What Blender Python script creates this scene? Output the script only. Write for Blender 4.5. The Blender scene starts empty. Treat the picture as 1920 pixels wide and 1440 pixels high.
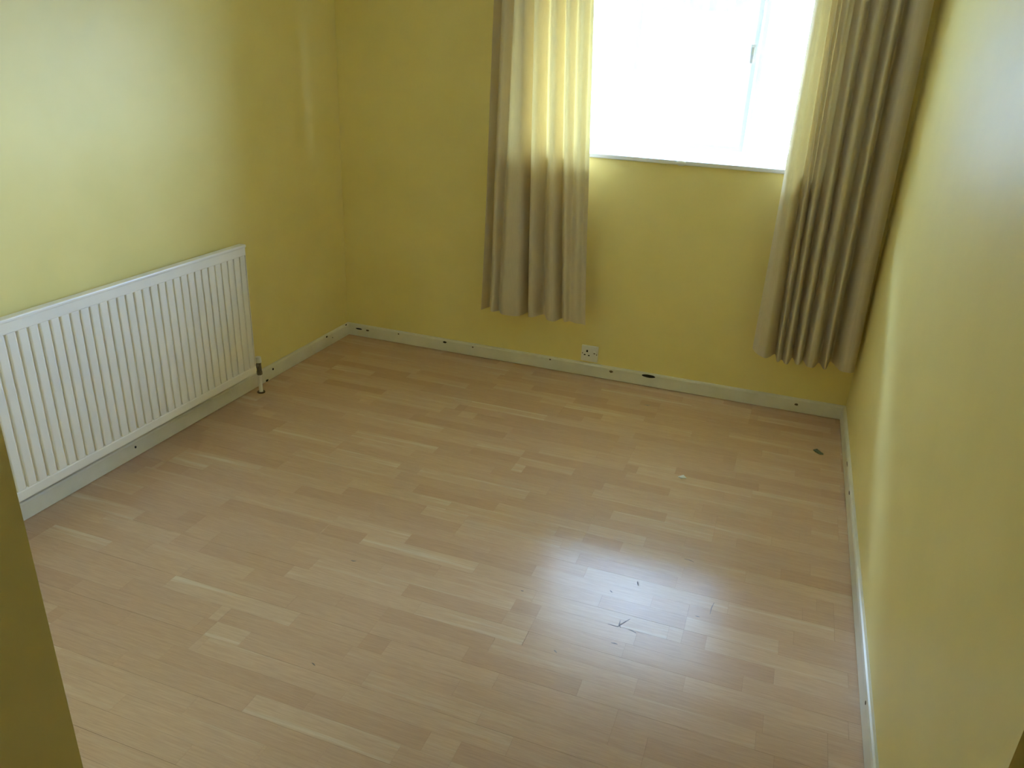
import bpy, bmesh, math, random
from mathutils import Matrix, Vector

random.seed(7)
scene = bpy.context.scene
COL = scene.collection

# ------------------------------------------------------------------ camera
CAM_H = 1.6
F_PX = 1451.87
right = Vector((0.93928708, 0.34038355, 0.04334527))
down = Vector((0.17159373, -0.35656375, -0.91837785))
fwd = Vector((-0.29714536, 0.87005823, -0.39332341))
cam_data = bpy.data.cameras.new('camera')
cam_data.sensor_fit = 'HORIZONTAL'
cam_data.sensor_width = 36.0
cam_data.lens = F_PX / 1920.0 * 36.0
cam_data.clip_start = 0.02
cam = bpy.data.objects.new('camera', cam_data)
m = Matrix.Identity(4)
for i in range(3):
    m[i][0] = right[i]
    m[i][1] = -down[i]
    m[i][2] = -fwd[i]
m[2][3] = CAM_H
cam.matrix_world = m
COL.objects.link(cam)
scene.camera = cam

# ------------------------------------------------------------------ overcast sky, exposure
world = bpy.data.worlds.new('overcast_sky')
scene.world = world
world.use_nodes = True
bg = world.node_tree.nodes['Background']
bg.inputs['Color'].default_value = (0.42, 0.615, 1.0, 1)
bg.inputs['Strength'].default_value = 137.0
scene.view_settings.view_transform = 'Standard'
scene.view_settings.look = 'None'
scene.view_settings.gamma = 1.0
scene.view_settings.use_curve_mapping = False
scene.view_settings.exposure = 0.0
scene.cycles.max_bounces = 14
scene.cycles.diffuse_bounces = 8
scene.cycles.transparent_max_bounces = 16
scene.cycles.sample_clamp_indirect = 8.0

# ------------------------------------------------------------------ dimensions (metres)
XL, XR = -2.367, 0.43          # left and right wall faces
YF = 3.835                     # window wall face
ZC = 2.4                       # ceiling
BB_T, BB_H = 0.015, 0.074      # baseboard thickness and height
WX0, WX1 = -1.26, 0.06         # window opening
WZ0, WZ1 = 1.165, 1.95
HALL_Y, HALL_X = -1.3, 1.35

# daylight sampling guide in the window opening (gives no light of its own)
portal_data = bpy.data.lights.new('window_portal', 'AREA')
portal_data.shape = 'RECTANGLE'
portal_data.size = WX1 - WX0
portal_data.size_y = WZ1 - WZ0
portal_data.cycles.is_portal = True
portal = bpy.data.objects.new('window_portal', portal_data)
portal.location = ((WX0 + WX1) / 2, 4.12, (WZ0 + WZ1) / 2)
portal.rotation_euler = (math.radians(-90), 0, 0)
COL.objects.link(portal)


# ------------------------------------------------------------------ helpers
def link(o, parent=None):
    COL.objects.link(o)
    if parent is not None:
        o.parent = parent
    return o


def obj(name, bm, mat, parent=None, smooth=False):
    me = bpy.data.meshes.new(name)
    bmesh.ops.recalc_face_normals(bm, faces=bm.faces)
    bm.to_mesh(me)
    bm.free()
    if smooth:
        for p in me.polygons:
            p.use_smooth = True
    me.materials.append(mat)
    return link(bpy.data.objects.new(name, me), parent)


def struct(o):
    o['kind'] = 'structure'
    return o


def tag(o, label, cat, group=None):
    o['label'] = label
    o['category'] = cat
    if group:
        o['group'] = group
    return o


def thing(name, loc, label, cat, group=None):
    e = bpy.data.objects.new(name, None)
    e.location = loc
    link(e)
    return tag(e, label, cat, group)


def box(bm, x0, x1, y0, y1, z0, z1, bevel=0.0, seg=2):
    r = bmesh.ops.create_cube(bm, size=1.0)
    vs = r['verts']
    for v in vs:
        v.co = Vector(((x0 + x1) / 2 + v.co.x * (x1 - x0),
                       (y0 + y1) / 2 + v.co.y * (y1 - y0),
                       (z0 + z1) / 2 + v.co.z * (z1 - z0)))
    if bevel > 0:
        es = list({e for v in vs for e in v.link_edges})
        bmesh.ops.bevel(bm, geom=es, offset=bevel, segments=seg, affect='EDGES', profile=0.5)
    return bm


def cyl(bm, p0, p1, r0, r1=None, seg=20):
    r1 = r0 if r1 is None else r1
    p0, p1 = Vector(p0), Vector(p1)
    d = p1 - p0
    M = Matrix.Translation((p0 + p1) / 2) @ d.to_track_quat('Z', 'Y').to_matrix().to_4x4()
    bmesh.ops.create_cone(bm, cap_ends=True, segments=seg, radius1=r0, radius2=r1, depth=d.length, matrix=M)
    return bm


def sweep(bm, prof, axis, a, b):
    """Extrude a closed 2-D profile [(u, z)] along x or y from a to b."""
    rings = []
    for t in (a, b):
        ring = []
        for u, z in prof:
            ring.append(bm.verts.new((t, u, z) if axis == 'x' else (u, t, z)))
        rings.append(ring)
    n = len(prof)
    for i in range(n):
        bm.faces.new((rings[0][i], rings[0][(i + 1) % n], rings[1][(i + 1) % n], rings[1][i]))
    bm.faces.new(rings[0])
    bm.faces.new(rings[1][::-1])
    return bm


# ------------------------------------------------------------------ materials
def new_mat(name):
    mt = bpy.data.materials.new(name)
    mt.use_nodes = True
    nt = mt.node_tree
    return mt, nt, nt.nodes, nt.links, nt.nodes['Principled BSDF']


def noise(N, L, vec, scale, detail=4, rough=0.55):
    n = N.new('ShaderNodeTexNoise')
    n.inputs['Scale'].default_value = scale
    n.inputs['Detail'].default_value = detail
    n.inputs['Roughness'].default_value = rough
    if vec is not None:
        L.new(vec, n.inputs['Vector'])
    return n


def ramp(N, L, fac, stops):
    r = N.new('ShaderNodeValToRGB')
    el = r.color_ramp.elements
    while len(el) < len(stops):
        el.new(0.5)
    for e, (p, c) in zip(el, stops):
        e.position = p
        e.color = (c[0], c[1], c[2], 1)
    L.new(fac, r.inputs['Fac'])
    return r


def mottled(name, c0, c1, scale, rough, bump=0.0, bump_scale=200, spec=0.5):
    mt, nt, N, L, P = new_mat(name)
    g = N.new('ShaderNodeNewGeometry')
    n = noise(N, L, g.outputs['Position'], scale)
    r = ramp(N, L, n.outputs['Fac'], [(0.35, c0), (0.65, c1)])
    L.new(r.outputs['Color'], P.inputs['Base Color'])
    P.inputs['Roughness'].default_value = rough
    P.inputs['Specular IOR Level'].default_value = spec
    if bump > 0:
        b = N.new('ShaderNodeBump')
        b.inputs['Strength'].default_value = bump
        b.inputs['Distance'].default_value = 0.002
        n2 = noise(N, L, g.outputs['Position'], bump_scale, 3)
        L.new(n2.outputs['Fac'], b.inputs['Height'])
        L.new(b.outputs['Normal'], P.inputs['Normal'])
    return mt


M_WALL = mottled('yellow_silk_paint', (0.81, 0.68, 0.27), (0.845, 0.71, 0.295), 3.0, 0.43, 0.08, 60, spec=0.22)
M_CEIL = mottled('white_ceiling_paint', (0.78, 0.77, 0.73), (0.82, 0.81, 0.77), 3.0, 0.9)
M_TRIM = mottled('cream_gloss_paint', (0.74, 0.70, 0.58), (0.80, 0.76, 0.66), 9.0, 0.35, 0.1, 40)
M_RAD = mottled('radiator_enamel', (0.85, 0.80, 0.72), (0.88, 0.83, 0.75), 6.0, 0.35)
M_SILL = mottled('white_sill_gloss', (0.80, 0.80, 0.80), (0.84, 0.84, 0.84), 6.0, 0.35)
M_PLASTIC = mottled('white_plastic', (0.80, 0.78, 0.74), (0.84, 0.82, 0.78), 8.0, 0.3)
M_DARK = mottled('dark_hole', (0.012, 0.009, 0.006), (0.03, 0.022, 0.014), 60.0, 0.9)
M_BROWN = mottled('brown_chip', (0.09, 0.06, 0.03), (0.16, 0.11, 0.06), 60.0, 0.8)
M_SCUFF = mottled('grey_brown_scuff', (0.20, 0.155, 0.12), (0.28, 0.215, 0.165), 90.0, 0.6)
M_BRASS = mottled('dull_valve_metal', (0.16, 0.13, 0.09), (0.26, 0.21, 0.15), 80.0, 0.4)
M_PAPER = mottled('white_paper', (0.82, 0.82, 0.80), (0.88, 0.88, 0.86), 30.0, 0.8)
M_LEAF = mottled('grey_green_scrap', (0.10, 0.11, 0.06), (0.19, 0.20, 0.12), 120.0, 0.8)
M_CONC = mottled('pale_paving', (0.34, 0.34, 0.33), (0.40, 0.40, 0.385), 0.8, 0.9)
M_RENDERW = mottled('grey_house_render', (0.14, 0.13, 0.12), (0.18, 0.17, 0.155), 0.7, 0.9)
M_TILE = mottled('grey_roof_tile', (0.25, 0.24, 0.24), (0.32, 0.31, 0.30), 2.0, 0.8)
M_FARGLASS = mottled('far_blue_grey_glass', (0.022, 0.0185, 0.0125), (0.030, 0.0245, 0.016), 1.5, 0.6, spec=0.02)
for _m in (M_BRASS,):
    _m.node_tree.nodes['Principled BSDF'].inputs['Metallic'].default_value = 0.7


def make_upvc():
    mt, nt, N, L, P = new_mat('white_upvc')
    P.inputs['Base Color'].default_value = (0.86, 0.87, 0.88, 1)
    P.inputs['Roughness'].default_value = 0.3
    t = N.new('ShaderNodeBsdfTranslucent')
    t.inputs['Color'].default_value = (0.9, 0.93, 0.97, 1)
    mx = N.new('ShaderNodeMixShader')
    mx.inputs['Fac'].default_value = 0.27  # translucent share makes the frame glow white, standing in for glare
    L.new(P.outputs['BSDF'], mx.inputs[1])
    L.new(t.outputs['BSDF'], mx.inputs[2])
    L.new(mx.outputs['Shader'], N['Material Output'].inputs['Surface'])
    return mt


def make_glass():
    mt, nt, N, L, P = new_mat('window_glass')
    N.remove(P)
    t = N.new('ShaderNodeBsdfTransparent')
    t.inputs['Color'].default_value = (0.95, 0.97, 0.96, 1)
    g = N.new('ShaderNodeBsdfGlossy')
    g.inputs['Roughness'].default_value = 0.02
    f = N.new('ShaderNodeFresnel')
    f.inputs['IOR'].default_value = 1.45
    mx = N.new('ShaderNodeMixShader')
    geo = N.new('ShaderNodeNewGeometry')
    inv = N.new('ShaderNodeMath')
    inv.operation = 'SUBTRACT'
    inv.inputs[0].default_value = 1.0
    L.new(geo.outputs['Backfacing'], inv.inputs[1])
    mul = N.new('ShaderNodeMath')
    mul.operation = 'MULTIPLY'
    L.new(f.outputs['Fac'], mul.inputs[0])
    L.new(inv.outputs['Value'], mul.inputs[1])
    L.new(mul.outputs['Value'], mx.inputs['Fac'])
    L.new(t.outputs['BSDF'], mx.inputs[1])
    L.new(g.outputs['BSDF'], mx.inputs[2])
    L.new(mx.outputs['Shader'], N['Material Output'].inputs['Surface'])
    return mt


def make_curtain():
    mt, nt, N, L, P = new_mat('beige_curtain_cloth')
    g = N.new('ShaderNodeNewGeometry')
    mp = N.new('ShaderNodeMapping')
    mp.inputs['Scale'].default_value = (90, 90, 6)
    L.new(g.outputs['Position'], mp.inputs['Vector'])
    n = noise(N, L, mp.outputs['Vector'], 4.0, 3)
    r = ramp(N, L, n.outputs['Fac'], [(0.3, (0.60, 0.515, 0.37)), (0.7, (0.66, 0.57, 0.42))])
    L.new(r.outputs['Color'], P.inputs['Base Color'])
    P.inputs['Roughness'].default_value = 0.75
    P.inputs['Sheen Weight'].default_value = 0.15
    t = N.new('ShaderNodeBsdfTranslucent')
    t.inputs['Color'].default_value = (0.74, 0.56, 0.20, 1)
    mx = N.new('ShaderNodeMixShader')
    mx.inputs['Fac'].default_value = 0.12
    L.new(P.outputs['BSDF'], mx.inputs[1])
    L.new(t.outputs['BSDF'], mx.inputs[2])
    L.new(mx.outputs['Shader'], N['Material Output'].inputs['Surface'])
    return mt


def wood_nodes(N, L, P, rnd):
    """Beech laminate: tone from rnd (0..1), grain running along x."""
    g = N.new('ShaderNodeNewGeometry')
    off = N.new('ShaderNodeVectorMath')
    off.operation = 'SCALE'
    cb = N.new('ShaderNodeCombineXYZ')
    L.new(rnd, cb.inputs['X'])
    L.new(rnd, cb.inputs['Y'])
    L.new(rnd, cb.inputs['Z'])
    L.new(cb.outputs['Vector'], off.inputs[0])
    off.inputs['Scale'].default_value = 37.0
    add = N.new('ShaderNodeVectorMath')
    L.new(g.outputs['Position'], add.inputs[0])
    L.new(off.outputs['Vector'], add.inputs[1])
    mp = N.new('ShaderNodeMapping')
    mp.inputs['Scale'].default_value = (1.6, 42.0, 1.0)
    L.new(add.outputs['Vector'], mp.inputs['Vector'])
    streak = noise(N, L, mp.outputs['Vector'], 1.0, 3, 0.5)
    mp2 = N.new('ShaderNodeMapping')
    mp2.inputs['Scale'].default_value = (14.0, 260.0, 1.0)
    L.new(add.outputs['Vector'], mp2.inputs['Vector'])
    fine = noise(N, L, mp2.outputs['Vector'], 1.0, 3, 0.6)
    tone = ramp(N, L, rnd, [(0.0, (0.52, 0.335, 0.205)), (0.30, (0.55, 0.362, 0.225)),
                            (0.72, (0.58, 0.39, 0.245)), (1.0, (0.60, 0.415, 0.265))])
    pale = ramp(N, L, streak.outputs['Fac'], [(0.54, (0, 0, 0)), (0.68, (1, 1, 1))])
    amt = N.new('ShaderNodeMath')
    amt.operation = 'MULTIPLY'
    L.new(pale.outputs['Color'], amt.inputs[0])
    wgt = ramp(N, L, rnd, [(0.0, (0.04,) * 3), (0.6, (0.12,) * 3), (0.85, (0.4,) * 3), (1.0, (0.8,) * 3)])
    L.new(wgt.outputs['Color'], amt.inputs[1])
    mx = N.new('ShaderNodeMixRGB')
    L.new(amt.outputs['Value'], mx.inputs['Fac'])
    L.new(tone.outputs['Color'], mx.inputs['Color1'])
    mx.inputs['Color2'].default_value = (0.68, 0.55, 0.38, 1)
    fr = ramp(N, L, fine.outputs['Fac'], [(0.3, (0.90, 0.89, 0.88)), (0.7, (1.04, 1.04, 1.04))])
    ml = N.new('ShaderNodeMixRGB')
    ml.blend_type = 'MULTIPLY'
    ml.inputs['Fac'].default_value = 1.0
    L.new(mx.outputs['Color'], ml.inputs['Color1'])
    L.new(fr.outputs['Color'], ml.inputs['Color2'])
    L.new(ml.outputs['Color'], P.inputs['Base Color'])
    P.inputs['Roughness'].default_value = 0.27
    P.inputs['Specular IOR Level'].default_value = 0.31


def make_wood():
    mt, nt, N, L, P = new_mat('beech_laminate_strip')
    oi = N.new('ShaderNodeObjectInfo')
    wood_nodes(N, L, P, oi.outputs['Random'])
    return mt


def make_wood_far():
    mt, nt, N, L, P = new_mat('beech_laminate_landing')
    g = N.new('ShaderNodeNewGeometry')
    br = N.new('ShaderNodeTexBrick')
    br.inputs['Scale'].default_value = 1.0
    br.inputs['Brick Width'].default_value = 0.39
    br.inputs['Row Height'].default_value = 0.064
    br.inputs['Mortar Size'].default_value = 0.0
    br.inputs['Color1'].default_value = (0, 0, 0, 1)
    br.inputs['Color2'].default_value = (1, 1, 1, 1)
    L.new(g.outputs['Position'], br.inputs['Vector'])
    bw = N.new('ShaderNodeRGBToBW')
    L.new(br.outputs['Color'], bw.inputs['Color'])
    wood_nodes(N, L, P, bw.outputs['Val'])
    return mt


M_UPVC = make_upvc()
M_GLASS = make_glass()
M_CURT = make_curtain()
M_WOOD = make_wood()
M_WOODFAR = make_wood_far()
M_CORE = mottled('fibreboard_core', (0.20, 0.12, 0.06), (0.26, 0.16, 0.08), 30.0, 0.8)

# ------------------------------------------------------------------ room shell
WT = 0.29                      # window wall thickness
FLOOR_Y0 = 0.45
struct(obj('wall_left', box(bmesh.new(), XL - 0.15, XL, HALL_Y - 0.15, YF, -0.05, ZC + 0.1), M_WALL))
struct(obj('wall_right', box(bmesh.new(), XR, HALL_X, 1.005, YF, -0.05, ZC + 0.1), M_WALL))
bm = bmesh.new()               # left return wall, its near face splayed away from the window
foot = [(-0.95, 0.655), (XL, 0.655), (XL, -0.2), (-1.13, -0.2)]
lo = [bm.verts.new((x, y, -0.05)) for x, y in foot]
hi = [bm.verts.new((x, y, ZC + 0.1)) for x, y in foot]
for i in range(4):
    bm.faces.new((lo[i], lo[(i + 1) % 4], hi[(i + 1) % 4], hi[i]))
bm.faces.new(lo)
bm.faces.new(hi[::-1])
struct(obj('wall_left_return', bm, M_WALL))
struct(obj('wall_rear', box(bmesh.new(), XL, HALL_X + 0.15, HALL_Y - 0.15, HALL_Y, -0.05, ZC + 0.1), M_WALL))
struct(obj('wall_rear_right', box(bmesh.new(), HALL_X, HALL_X + 0.15, HALL_Y, 1.1, -0.05, ZC + 0.1), M_WALL))
struct(obj('ceiling', box(bmesh.new(), XL - 0.15, HALL_X + 0.15, HALL_Y - 0.15, YF + WT, ZC, ZC + 0.1), M_CEIL))

bm = bmesh.new()               # window wall: one mesh with a real opening and reveals
xs = [XL - 0.15, WX0, WX1, HALL_X]
zs = [-0.05, WZ0 - 0.02, WZ1, ZC]
for iy, y in ((0, YF), (1, YF + WT)):
    grid = [[bm.verts.new((x, y, z)) for x in xs] for z in zs]
    if iy == 0:
        g0 = grid
    else:
        g1 = grid
    for r in range(3):
        for c in range(3):
            if (r, c) == (1, 1):
                continue
            bm.faces.new((grid[r][c], grid[r][c + 1], grid[r + 1][c + 1], grid[r + 1][c]))
for (a, b), (c, d) in (((1, 1), (1, 2)), ((1, 2), (2, 2)), ((2, 2), (2, 1)), ((2, 1), (1, 1))):
    bm.faces.new((g0[a][b], g0[c][d], g1[c][d], g1[a][b]))
for r in range(3):
    bm.faces.new((g0[r][0], g0[r + 1][0], g1[r + 1][0], g1[r][0]))
    bm.faces.new((g0[r][3], g0[r + 1][3], g1[r + 1][3], g1[r][3]))
for c in range(3):
    bm.faces.new((g0[0][c], g0[0][c + 1], g1[0][c + 1], g1[0][c]))
    bm.faces.new((g0[3][c], g0[3][c + 1], g1[3][c + 1], g1[3][c]))
struct(obj('wall_window', bm, M_WALL))

# ------------------------------------------------------------------ laminate floor: planks of three printed strips
floor = struct(obj('floor', box(bmesh.new(), XL, HALL_X, FLOOR_Y0, YF, -0.05, -0.009), M_CORE))
struct(obj('floor_landing', box(bmesh.new(), XL, HALL_X, HALL_Y, FLOOR_Y0, -0.05, 0.0), M_WOODFAR))
unit = bpy.data.meshes.new('strip')
bm = box(bmesh.new(), 0, 1, 0, 1, -1, 0)
bmesh.ops.recalc_face_normals(bm, faces=bm.faces)
bm.to_mesh(unit)
bm.free()
unit.materials.append(M_WOOD)
core = unit.copy()
core.name = 'plank'
core.materials.clear()
core.materials.append(M_CORE)
PW, PL = 0.192, 1.285
SW = PW / 3
row = 0
y = YF - 0.006
while y > FLOOR_Y0 + 0.01:
    y0 = max(y - PW, FLOOR_Y0)
    x_end = XR - 0.002 if y0 > 1.0 else HALL_X - 0.002
    x = XL + 0.004 - (row * 0.437 + 0.21) % PL
    while x < x_end:
        a, b = max(x, XL + 0.004), min(x + PL, x_end)
        if b - a > 0.02:
            pl = bpy.data.objects.new('plank', core)
            pl.location = (a, y0, -0.0012)
            pl.scale = (b - a - 0.0004, y - y0 - 0.0004, 0.0068)
            link(pl, floor)
            for k in range(3):
                s0, s1 = y - (k + 1) * SW, y - k * SW
                s0 = max(s0, FLOOR_Y0)
                if s1 - s0 < 0.004:
                    continue
                sx = x - (0.0, 0.17, 0.30)[k] - random.uniform(0, 0.06)
                while sx < b:
                    ln = random.choice((0.34, 0.40, 0.43, 0.47))
                    p, q = max(sx, a), min(sx + ln, b)
                    sx += ln
                    if q - p < 0.001:
                        continue
                    st = bpy.data.objects.new('strip', unit)
                    link(st, pl)
                    st.matrix_parent_inverse = (Matrix.Translation(pl.location) @ Matrix.Diagonal((*pl.scale, 1))).inverted()
                    st.location = (p, s0, 0.0)
                    g = 0.0006 if k == 2 else 0.00025
                    st.scale = (q - p - 0.0003, s1 - s0 - g, 0.0012)
        x += PL
    y = y0
    row += 1

# ------------------------------------------------------------------ baseboards
def bb_profile(face, wall):
    """(u, z) outline; face is the room side, wall the plane it is fixed to."""
    s = 1 if face < wall else -1
    return [(wall, 0.003), (face, 0.003), (face, BB_H - 0.010), (face + s * 0.003, BB_H - 0.003),
            (face + s * 0.008, BB_H), (wall, BB_H)]


bbl = struct(obj('baseboard_left', sweep(bmesh.new(), bb_profile(XL + BB_T, XL), 'y', 0.83, YF - BB_T), M_TRIM))
bbf = struct(obj('baseboard_window', sweep(bmesh.new(), bb_profile(YF - BB_T, YF), 'x', XL, XR), M_TRIM))
bbr = struct(obj('baseboard_right', sweep(bmesh.new(), bb_profile(XR - BB_T, XR), 'y', 1.005, YF - BB_T), M_TRIM))


def blot(name, parent, centre, axis, w, h, mat, n=14):
    """Small irregular hole or chip lying on a board face (axis = direction it faces)."""
    b = bmesh.new()
    ring = []
    for i in range(n):
        t = 2 * math.pi * i / n
        k = random.uniform(0.8, 1.1)
        du, dz = math.cos(t) * w / 2 * k, math.sin(t) * h / 2 * k
        c = Vector(centre)
        if axis == 'y':
            c += Vector((du, 0, dz))
        elif axis == 'x':
            c += Vector((0, du, dz))
        else:
            c += Vector((du, dz, 0))
        ring.append(b.verts.new(c))
    f = b.faces.new(ring)
    d = {'y': Vector((0, -0.0012, 0)), 'x': Vector((0.0012 if centre[0] < 0 else -0.0012, 0, 0)), 'z': Vector((0, 0, 0.0006))}[axis]
    e = bmesh.ops.extrude_face_region(b, geom=[f])
    for v in [g for g in e['geom'] if isinstance(g, bmesh.types.BMVert)]:
        v.co += d
    return obj(name, b, mat, parent)


xf = XL + BB_T
for (yy, zz, w, h) in ((2.147, 0.045, 0.009, 0.012), (3.075, 0.050, 0.013, 0.013), (3.02, 0.008, 0.020, 0.012),
                       (3.58, 0.064, 0.018, 0.011), (3.64, 0.040, 0.007, 0.006), (3.79, 0.071, 0.018, 0.008)):
    blot('screw_hole', bbl, (xf, yy, zz), 'x', w, h, M_DARK)
yf = YF - BB_T
for (xx, zz, w, h, mt) in ((-2.285, 0.048, 0.045, 0.009, M_DARK), (-2.225, 0.047, 0.022, 0.010, M_BROWN), (-1.724, 0.056, 0.026, 0.012, M_DARK),
                           (-2.02, 0.058, 0.010, 0.008, M_BROWN), (-1.55, 0.055, 0.010, 0.008, M_BROWN),
                           (-0.747, 0.050, 0.022, 0.014, M_BROWN), (-0.545, 0.060, 0.070, 0.019, M_DARK),
                           (0.203, 0.043, 0.018, 0.012, M_BROWN), (-1.09, 0.060, 0.012, 0.008, M_BROWN)):
    blot('screw_hole', bbf, (xx, yf, zz), 'y', w, h, mt)
for (yy, zz, w, h) in ((2.95, 0.066, 0.03, 0.010), (1.80, 0.060, 0.012, 0.010), (3.2, 0.069, 0.05, 0.006)):
    blot('paint_chip', bbr, (XR - BB_T, yy, zz), 'x', w, h, M_BROWN)

# ------------------------------------------------------------------ window
win = bpy.data.objects.new('window_1', None)
win.location = ((WX0 + WX1) / 2, 3.98, WZ0)
link(win)
struct(win)


def wpart(name, bm, mat, smooth=False, parent=None):
    o = obj(name, bm, mat, None, smooth)
    o.parent = parent or win
    o.matrix_parent_inverse = Matrix.Translation(win.location).inverted()
    return o


FY0, FY1 = 3.970, 4.020


def frame_rect(x0, x1, z0, z1, w, y0, y1, bev):
    """Rectangular frame whose inner edges slope towards the glass."""
    b = bmesh.new()
    loops = []
    for (ins, yy) in ((0, y1), (0, y0), (w * 0.55, y0), (w, (y0 + y1) / 2), (w, y1)):
        loops.append([b.verts.new((x, yy, z)) for x, z in
                      ((x0 + ins, z0 + ins), (x1 - ins, z0 + ins), (x1 - ins, z1 - ins), (x0 + ins, z1 - ins))])
    for i in range(5):
        A, B = loops[i], loops[(i + 1) % 5]
        for k in range(4):
            b.faces.new((A[k], A[(k + 1) % 4], B[(k + 1) % 4], B[k]))
    return b


wpart('outer_frame', frame_rect(WX0, WX1, WZ0, WZ1, 0.05, FY0, FY1, 0.004), M_UPVC)
MX = (-0.835, -0.235)
for xm in MX:
    b = bmesh.new()
    y0, y1, w = FY0, FY1, 0.022
    prof = [(xm - w, y1), (xm - w, (y0 + y1) / 2), (xm - w * 0.4, y0), (xm + w * 0.4, y0), (xm + w, (y0 + y1) / 2), (xm + w, y1)]
    lo = [b.verts.new((px, py, WZ0 + 0.045)) for px, py in prof]
    hi = [b.verts.new((px, py, WZ1 - 0.045)) for px, py in prof]
    for i in range(6):
        b.faces.new((lo[i], lo[(i + 1) % 6], hi[(i + 1) % 6], hi[i]))
    b.faces.new(lo)
    b.faces.new(hi[::-1])
    wpart('mullion', b, M_UPVC)
wpart('casement_sash', frame_rect(MX[0] + 0.0205, MX[1] - 0.0205, WZ0 + 0.0485, WZ1 - 0.0485, 0.034, FY0 - 0.008, FY1 - 0.01, 0.003), M_UPVC)
for (x0, x1) in ((WX0 + 0.05, MX[0] - 0.022), (MX[0] + 0.053, MX[1] - 0.053), (MX[1] + 0.022, WX1 - 0.05)):
    ins = 0.05 if x0 != MX[0] + 0.053 else 0.081
    wpart('pane', box(bmesh.new(), x0 - 0.002, x1 + 0.002, 3.994, 3.998, WZ0 + ins - 0.002, WZ1 - ins + 0.002), M_GLASS)
b = bmesh.new()
hx = MX[1] - 0.040
box(b, hx - 0.012, hx + 0.012, FY0 - 0.020, FY0 - 0.007, 1.62, 1.68, 0.003)
box(b, hx - 0.008, hx + 0.008, FY0 - 0.032, FY0 - 0.020, 1.60, 1.67, 0.003)
wpart('handle', b, M_UPVC)
sill = wpart('window_sill', box(bmesh.new(), WX0 - 0.0, WX1 + 0.0, YF - 0.012, FY0 + 0.002, WZ0 - 0.02, WZ0, 0.004), M_SILL)
b = bmesh.new()
bmesh.ops.create_uvsphere(b, u_segments=14, v_segments=8, radius=1.0)
for v in b.verts:
    v.co = Vector((-0.515 + v.co.x * 0.024, YF - 0.014 + v.co.y * 0.006, WZ0 - 0.011 + v.co.z * 0.013))
o = wpart('paint_drip', b, M_SILL, True)
# ------------------------------------------------------------------ curtains
def interp(pts, t):
    """Catmull-Rom through pts, t in 0..1."""
    n = len(pts) - 1
    f = min(max(t, 0), 0.999999) * n
    i = int(f)
    u = f - i
    p0, p1, p2, p3 = pts[max(i - 1, 0)], pts[i], pts[i + 1], pts[min(i + 2, n)]
    return 0.5 * (2 * p1 + (p2 - p0) * u + (2 * p0 - 5 * p1 + 4 * p2 - p3) * u * u + (3 * p1 - p0 - 3 * p2 + p3) * u ** 3)


def curtain(name, xb, db, xt, dt, z0, z1, yc, hem_fn, label):
    """xb/db: fold positions and depths at the hem, xt/dt at the heading; depth > 0 is towards the wall."""
    per = 10
    cols = (len(xb) - 1) * per + 1
    rows = 60
    b = bmesh.new()
    grid = []
    for r in range(rows + 1):
        v = r / rows
        line = []
        for c in range(cols):
            u = c / (cols - 1)
            k = v ** 0.9
            x = interp(xb, u) * (1 - k) + interp(xt, u) * k
            d = interp(db, u) * (1 - k) + interp(dt, u) * k
            w = min(max((d + 0.040) / 0.080, 0.0), 1.4)
            d = -0.040 + 0.080 * w ** 1.8
            d += 0.0025 * math.sin(9 * v + 11 * u) * (1 - v)
            x += 0.004 * math.sin(5 * v + 23 * u) * (1 - k) * math.sin(math.pi * v)
            zb = z0 + hem_fn(u)
            line.append(b.verts.new((x, yc + d, zb + (z1 - zb) * v)))
        grid.append(line)
    for r in range(rows):
        for c in range(cols - 1):
            b.faces.new((grid[r][c], grid[r][c + 1], grid[r + 1][c + 1], grid[r + 1][c]))
    o = obj(name, b, M_CURT, None, True)
    tag(o, label, 'curtain', 'pair of beige curtains')
    return o


def lerp(v, a, b, A, B):
    return A + (v - a) * (B - A) / (b - a)


F, K = -0.040, 0.040          # fold forward / fold back
lb = [902, 913, 925, 934, 948, 972, 989, 998, 1016, 1038, 1051, 1062, 1071, 1083, 1092, 1100]
lt = [928, 937, 949, 960, 972, 983, 993, 1005, 1020, 1036, 1048, 1060, 1072, 1086, 1096, 1106]
ldb = [0.0, K, F * 0.6, K * 0.5, F * 0.8, F * 0.7, K * 1.4, F, K, F * 1.1, K * 0.9, F * 0.5, F * 0.1, F * 0.8, F * 0.2, F * 0.3]
ldt = [0.0, K, F, K * 0.8, F * 0.5, F, K, F, K, F, K, F, K * 0.8, F, K * 0.6, F * 0.4]
curtain('curtain', [lerp(p, 902, 1100, -1.466, -0.881) for p in lb], ldb,
        [lerp(p, 930, 1106, -1.437, -0.985) for p in lt], ldt, 0.318, 2.20, 3.735,
        lambda u: 0.012 * u + 0.004 * math.sin(17 * u), 'beige curtain on the left side of the window, clear of both corners')
rb = [1409, 1430, 1453, 1460, 1468, 1478, 1488, 1499, 1508, 1522, 1539, 1550, 1562, 1586, 1604]
rt = [1528, 1541, 1557, 1568, 1579, 1590, 1602, 1618, 1633, 1650, 1668, 1685, 1700, 1722, 1750]
rdb = [0.0, F * 1.2, K * 1.3, F * 0.6, K * 0.7, F * 0.8, K * 1.3, F, K, F * 1.2, K * 1.2, F * 0.4, K * 1.6, F * 1.1, 0.0]
rdt = [0.005, F, K * 1.3, F * 0.8, K * 1.2, F, K * 1.2, F, K, F * 0.9, K * 1.3, F, K * 1.2, F, 0.01]
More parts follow.
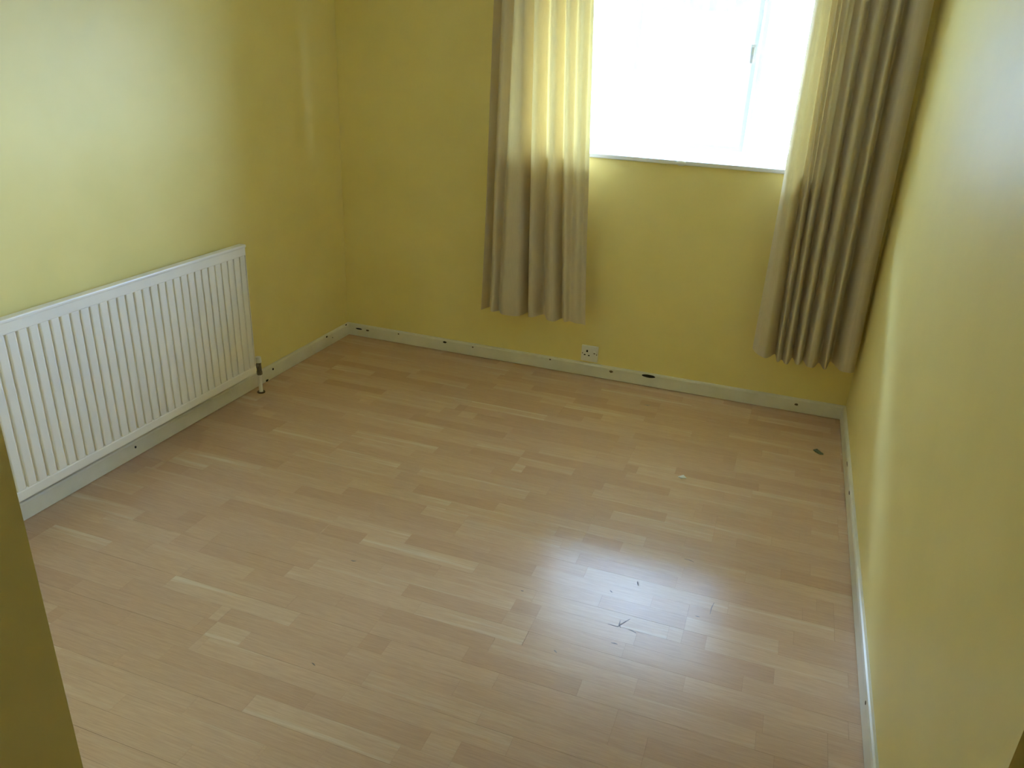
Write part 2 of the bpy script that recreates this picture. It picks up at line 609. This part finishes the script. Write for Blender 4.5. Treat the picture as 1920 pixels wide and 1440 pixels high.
curtain('curtain', [lerp(p, 1409, 1604, -0.050, 0.418) for p in rb], rdb,
        [lerp(p, 1528, 1757, -0.045, 0.402) for p in rt], rdt, 0.292, 2.20, 3.735,
        lambda u: 0.045 * max(0, 1 - u * 7) ** 2 + 0.004 * math.sin(15 * u), 'beige curtain with tight folds hanging against the right-hand wall')
b = box(bmesh.new(), -1.52, XR - 0.005, 3.722, 3.748, 2.20, 2.225, 0.004)
for xx in (-1.4, -0.45, 0.35):
    box(b, xx - 0.012, xx + 0.012, 3.74, YF, 2.205, 2.222)
tag(obj('curtain_rail', b, M_PLASTIC), 'white curtain rail fixed above the window', 'curtain rail')

# ------------------------------------------------------------------ radiator
RX = XL + 0.092                # front of the ribs
RY0, RY1, RZ0, RZ1 = 1.245, 2.850, 0.126, 0.753
rad = thing('radiator', (XL, (RY0 + RY1) / 2, 0), 'long white panel radiator on the left wall', 'radiator')


def rpart(name, bm, mat, smooth=False):
    o = obj(name, bm, mat, None, smooth)
    o.parent = rad
    o.matrix_parent_inverse = Matrix.Translation(rad.location).inverted()
    return o


sheet = rpart('front_panel', box(bmesh.new(), RX - 0.030, RX - 0.007, RY0, RY1, RZ0, RZ1 - 0.03, 0.003), M_RAD)
b = bmesh.new()               # rolled bottom rim
box(b, RX - 0.030, RX, RY0, RY1, RZ0, RZ0 + 0.040, 0.006)
rpart('bottom_rim', b, M_RAD)
b = bmesh.new()               # flat band and casing along the top
box(b, RX - 0.028, RX + 0.001, RY0, RY1, RZ1 - 0.050, RZ1 - 0.008, 0.004)
rpart('top_rim', b, M_RAD)
b = bmesh.new()
box(b, RX - 0.034, RX + 0.003, RY0 - 0.004, RY1 + 0.004, RZ1 - 0.014, RZ1, 0.004)
rpart('top_cover', b, M_RAD)
for ya in (RY0 - 0.004, RY1):
    rpart('side_cover', box(bmesh.new(), RX - 0.034, RX - 0.004, ya, ya + 0.004, RZ0 + 0.01, RZ1 - 0.012, 0.001, 1), M_RAD)
pitch = 0.0412
nr = int((RY1 - RY0) / pitch)
start = RY1 - 0.004 - nr * pitch
b = box(bmesh.new(), RX - 0.009, RX - 0.001, 0, pitch - 0.0075, RZ0 + 0.036, RZ1 - 0.046, 0.004, 2)
first = rpart('rib', b, M_RAD)
for i in range(nr):
    o = first
    if i:
        o = first.copy()
        COL.objects.link(o)
    o.location = (0, start + i * pitch + 0.004, 0)
for ya in (RY0 + 0.2, RY1 - 0.2):
    rpart('wall_bracket', box(bmesh.new(), XL + 0.002, RX - 0.028, ya - 0.015, ya + 0.015, RZ0 + 0.06, RZ1 - 0.08), M_RAD)
VX, VY = XL + 0.068, RY1 + 0.050
b = bmesh.new()
cyl(b, (VX, RY1 - 0.004, RZ0 + 0.022), (VX, VY, RZ0 + 0.022), 0.009)
cyl(b, (VX, VY, RZ0 - 0.016), (VX, VY, RZ0 + 0.034), 0.0115)
cyl(b, (VX, VY, RZ0 - 0.030), (VX, VY, RZ0 - 0.012), 0.0135, seg=6)
rpart('valve_body', b, M_BRASS)
b = bmesh.new()
cyl(b, (VX, VY, RZ0 + 0.034), (VX, VY, RZ0 + 0.062), 0.0145, 0.0125)
rpart('valve_cap', b, M_PLASTIC)
b = bmesh.new()
cyl(b, (VX, VY, 0.0), (VX, VY, RZ0 - 0.028), 0.0095)
rpart('pipe', b, M_RAD)
b = bmesh.new()
cyl(b, (VX, VY, 0.0004), (VX, VY, 0.005), 0.019)
rpart('pipe_collar', b, M_BROWN)

# ------------------------------------------------------------------ socket
SX, SZ = -0.874, 0.1285
sock = thing('power_socket', (SX, YF, SZ - 0.045), 'white single power socket on the wall just above the baseboard', 'socket')


def spart(name, bm, mat, par=None):
    o = obj(name, bm, mat, None)
    o.parent = sock
    o.matrix_parent_inverse = Matrix.Translation(sock.location).inverted()
    return o


spart('face_plate', box(bmesh.new(), SX - 0.046, SX + 0.046, YF - 0.011, YF, SZ - 0.045, SZ + 0.045, 0.003), M_PLASTIC)
yp = YF - 0.0118
for (dx, dz, w, h) in ((-0.014, 0.014, 0.009, 0.012), (-0.026, -0.008, 0.009, 0.006), (-0.003, -0.010, 0.009, 0.006)):
    spart('pin_hole', box(bmesh.new(), SX + dx - w / 2, SX + dx + w / 2, yp, yp + 0.002, SZ + dz - h / 2, SZ + dz + h / 2), M_DARK)
spart('switch', box(bmesh.new(), SX + 0.020, SX + 0.034, YF - 0.015, YF - 0.009, SZ - 0.008, SZ + 0.016, 0.002), M_PLASTIC)
spart('switch_marker', box(bmesh.new(), SX + 0.023, SX + 0.031, YF - 0.0156, YF - 0.0145, SZ + 0.004, SZ + 0.009), M_BROWN)
for dx in (-0.039, 0.039):
    b = bmesh.new()
    cyl(b, (SX + dx, YF - 0.0116, SZ), (SX + dx, YF - 0.0105, SZ), 0.003, seg=12)
    spart('screw', b, M_BRASS)

# ------------------------------------------------------------------ bits on the floor
def scrap(name, loc, pts, mat, label, cat, thick=0.0012, curl=0.004):
    b = bmesh.new()
    lo = [b.verts.new((px, py, 0.0)) for px, py in pts]
    hi = [b.verts.new((px, py, thick + curl * (i % 2))) for i, (px, py) in enumerate(pts)]
    n = len(pts)
    for i in range(n):
        b.faces.new((lo[i], lo[(i + 1) % n], hi[(i + 1) % n], hi[i]))
    b.faces.new(lo[::-1])
    top = b.verts.new((sum(p[0] for p in pts) / n, sum(p[1] for p in pts) / n, thick + curl))
    for i in range(n):
        b.faces.new((hi[i], hi[(i + 1) % n], top))
    o = obj(name, b, mat)
    o.location = loc
    return tag(o, label, cat)


scrap('paper_scrap', (-0.2268, 2.918, 0.0001), [(-0.017, -0.002), (-0.004, -0.013), (0.018, 0.001), (0.003, 0.016)], M_PAPER,
      'tiny white paper scrap lying on the wooden floor', 'paper scrap', curl=0.003)
scrap('debris_flake', (0.3127, 3.406, 0.0001), [(-0.022, 0.014), (-0.012, -0.004), (0.008, -0.022), (0.022, -0.016), (0.012, 0.006), (-0.006, 0.022)], M_LEAF,
      'small grey-green flake on the floor near the right-hand corner', 'debris', curl=0.005)


def scuff(pts, w):
    b = bmesh.new()
    up, dn = [], []
    n = len(pts)
    for i, (px, py) in enumerate(pts):
        q0, q1 = pts[max(i - 1, 0)], pts[min(i + 1, n - 1)]
        t = Vector((q1[0] - q0[0], q1[1] - q0[1]))
        t.normalize()
        k = w / 2 * (0.35 if i in (0, n - 1) else 1.0)
        nx, ny = -t.y * k, t.x * k
        up.append((b.verts.new((px + nx, py + ny, 0.0001)), b.verts.new((px + nx, py + ny, 0.0005))))
        dn.append((b.verts.new((px - nx, py - ny, 0.0001)), b.verts.new((px - nx, py - ny, 0.0005))))
    for i in range(n - 1):
        b.faces.new((up[i][1], up[i + 1][1], dn[i + 1][1], dn[i][1]))
        b.faces.new((up[i][0], up[i + 1][0], up[i + 1][1], up[i][1]))
        b.faces.new((dn[i][0], dn[i + 1][0], dn[i + 1][1], dn[i][1]))
    for i in (0, n - 1):
        b.faces.new((up[i][0], up[i][1], dn[i][1], dn[i][0]))
    obj('scuff_mark', b, M_SCUFF, floor)


def on_floor(px, py):
    d = right * (px - 960) + down * (py - 720) + fwd * F_PX
    t = -CAM_H / d.z
    return (d.x * t, d.y * t)


SCUFFS = [([(1140, 1170), (1158, 1175), (1172, 1166), (1181, 1161)], 0.005), ([(1163, 1163), (1161, 1172), (1164, 1177)], 0.006),
          ([(1178, 1180), (1186, 1183), (1193, 1187)], 0.006), ([(1146, 1205), (1152, 1206), (1158, 1208)], 0.006),
          ([(1283, 1048), (1292, 1050), (1301, 1054)], 0.004), ([(1339, 1130), (1334, 1140), (1331, 1152)], 0.004),
          ([(1195, 1090), (1196, 1094), (1197, 1098)], 0.006), ([(1304, 1155), (1308, 1156), (1312, 1157)], 0.005),
          ([(1144, 1107), (1146, 1109), (1148, 1111)], 0.006), ([(1039, 1219), (1041, 1221), (1044, 1224)], 0.006),
          ([(977, 1107), (979, 1108), (982, 1108)], 0.006), ([(658, 1051), (663, 1052), (668, 1052)], 0.008),
          ([(1208, 759), (1214, 760), (1219, 760)], 0.012), ([(585, 1243), (588, 1245), (591, 1248)], 0.005)]
for pts, w in SCUFFS:
    scuff([on_floor(*p) for p in pts], w * 0.75)

# ------------------------------------------------------------------ outside: added shading eaves, paving and the grey house opposite
struct(obj('added_shade_eaves_outside', box(bmesh.new(), XL - 1.5, HALL_X + 1.5, YF + WT, YF + WT + 0.85, 2.06, 2.24), M_SILL))  # unseen overhang added to cut high sky light on the near floor
pav = obj('ground_outside', box(bmesh.new(), -90, 90, YF + WT + 0.01, 90, -0.4, -0.3), M_CONC)
struct(pav)
house = thing('street_building', (-2.5, 19.0, -0.3), 'long building with a row of blue-grey windows, faintly seen outside through the window', 'building')


def hpart(name, bm, mat):
    o = obj(name, bm, mat)
    o.parent = house
    o.matrix_parent_inverse = Matrix.Translation(house.location).inverted()
    return o


hpart('facade', box(bmesh.new(), -75, 0.6, 18.06, 25, -0.3, 9.0), M_RENDERW)  # length, height and dark render set to hold back sky light from the left
b = bmesh.new()
sweep(b, [(17.7, 9.0), (25.3, 9.0), (21.5, 11.6)], 'x', -75.4, 1.0)
hpart('roof', b, M_TILE)
for (xa, xb2) in ((-3.66, -3.52), (-3.20, -3.02), (-2.92, -2.74), (-2.66, -2.38), (-2.26, -2.10), (-1.96, -1.86), (-1.74, -1.46)):
    f = hpart('window_frame', box(bmesh.new(), xa - 0.03, xb2 + 0.03, 18.02, 18.07, 2.53, 3.75), M_RENDERW)
    g = hpart('window_pane', box(bmesh.new(), xa, xb2, 18.0, 18.03, 2.56, 3.72), M_FARGLASS)
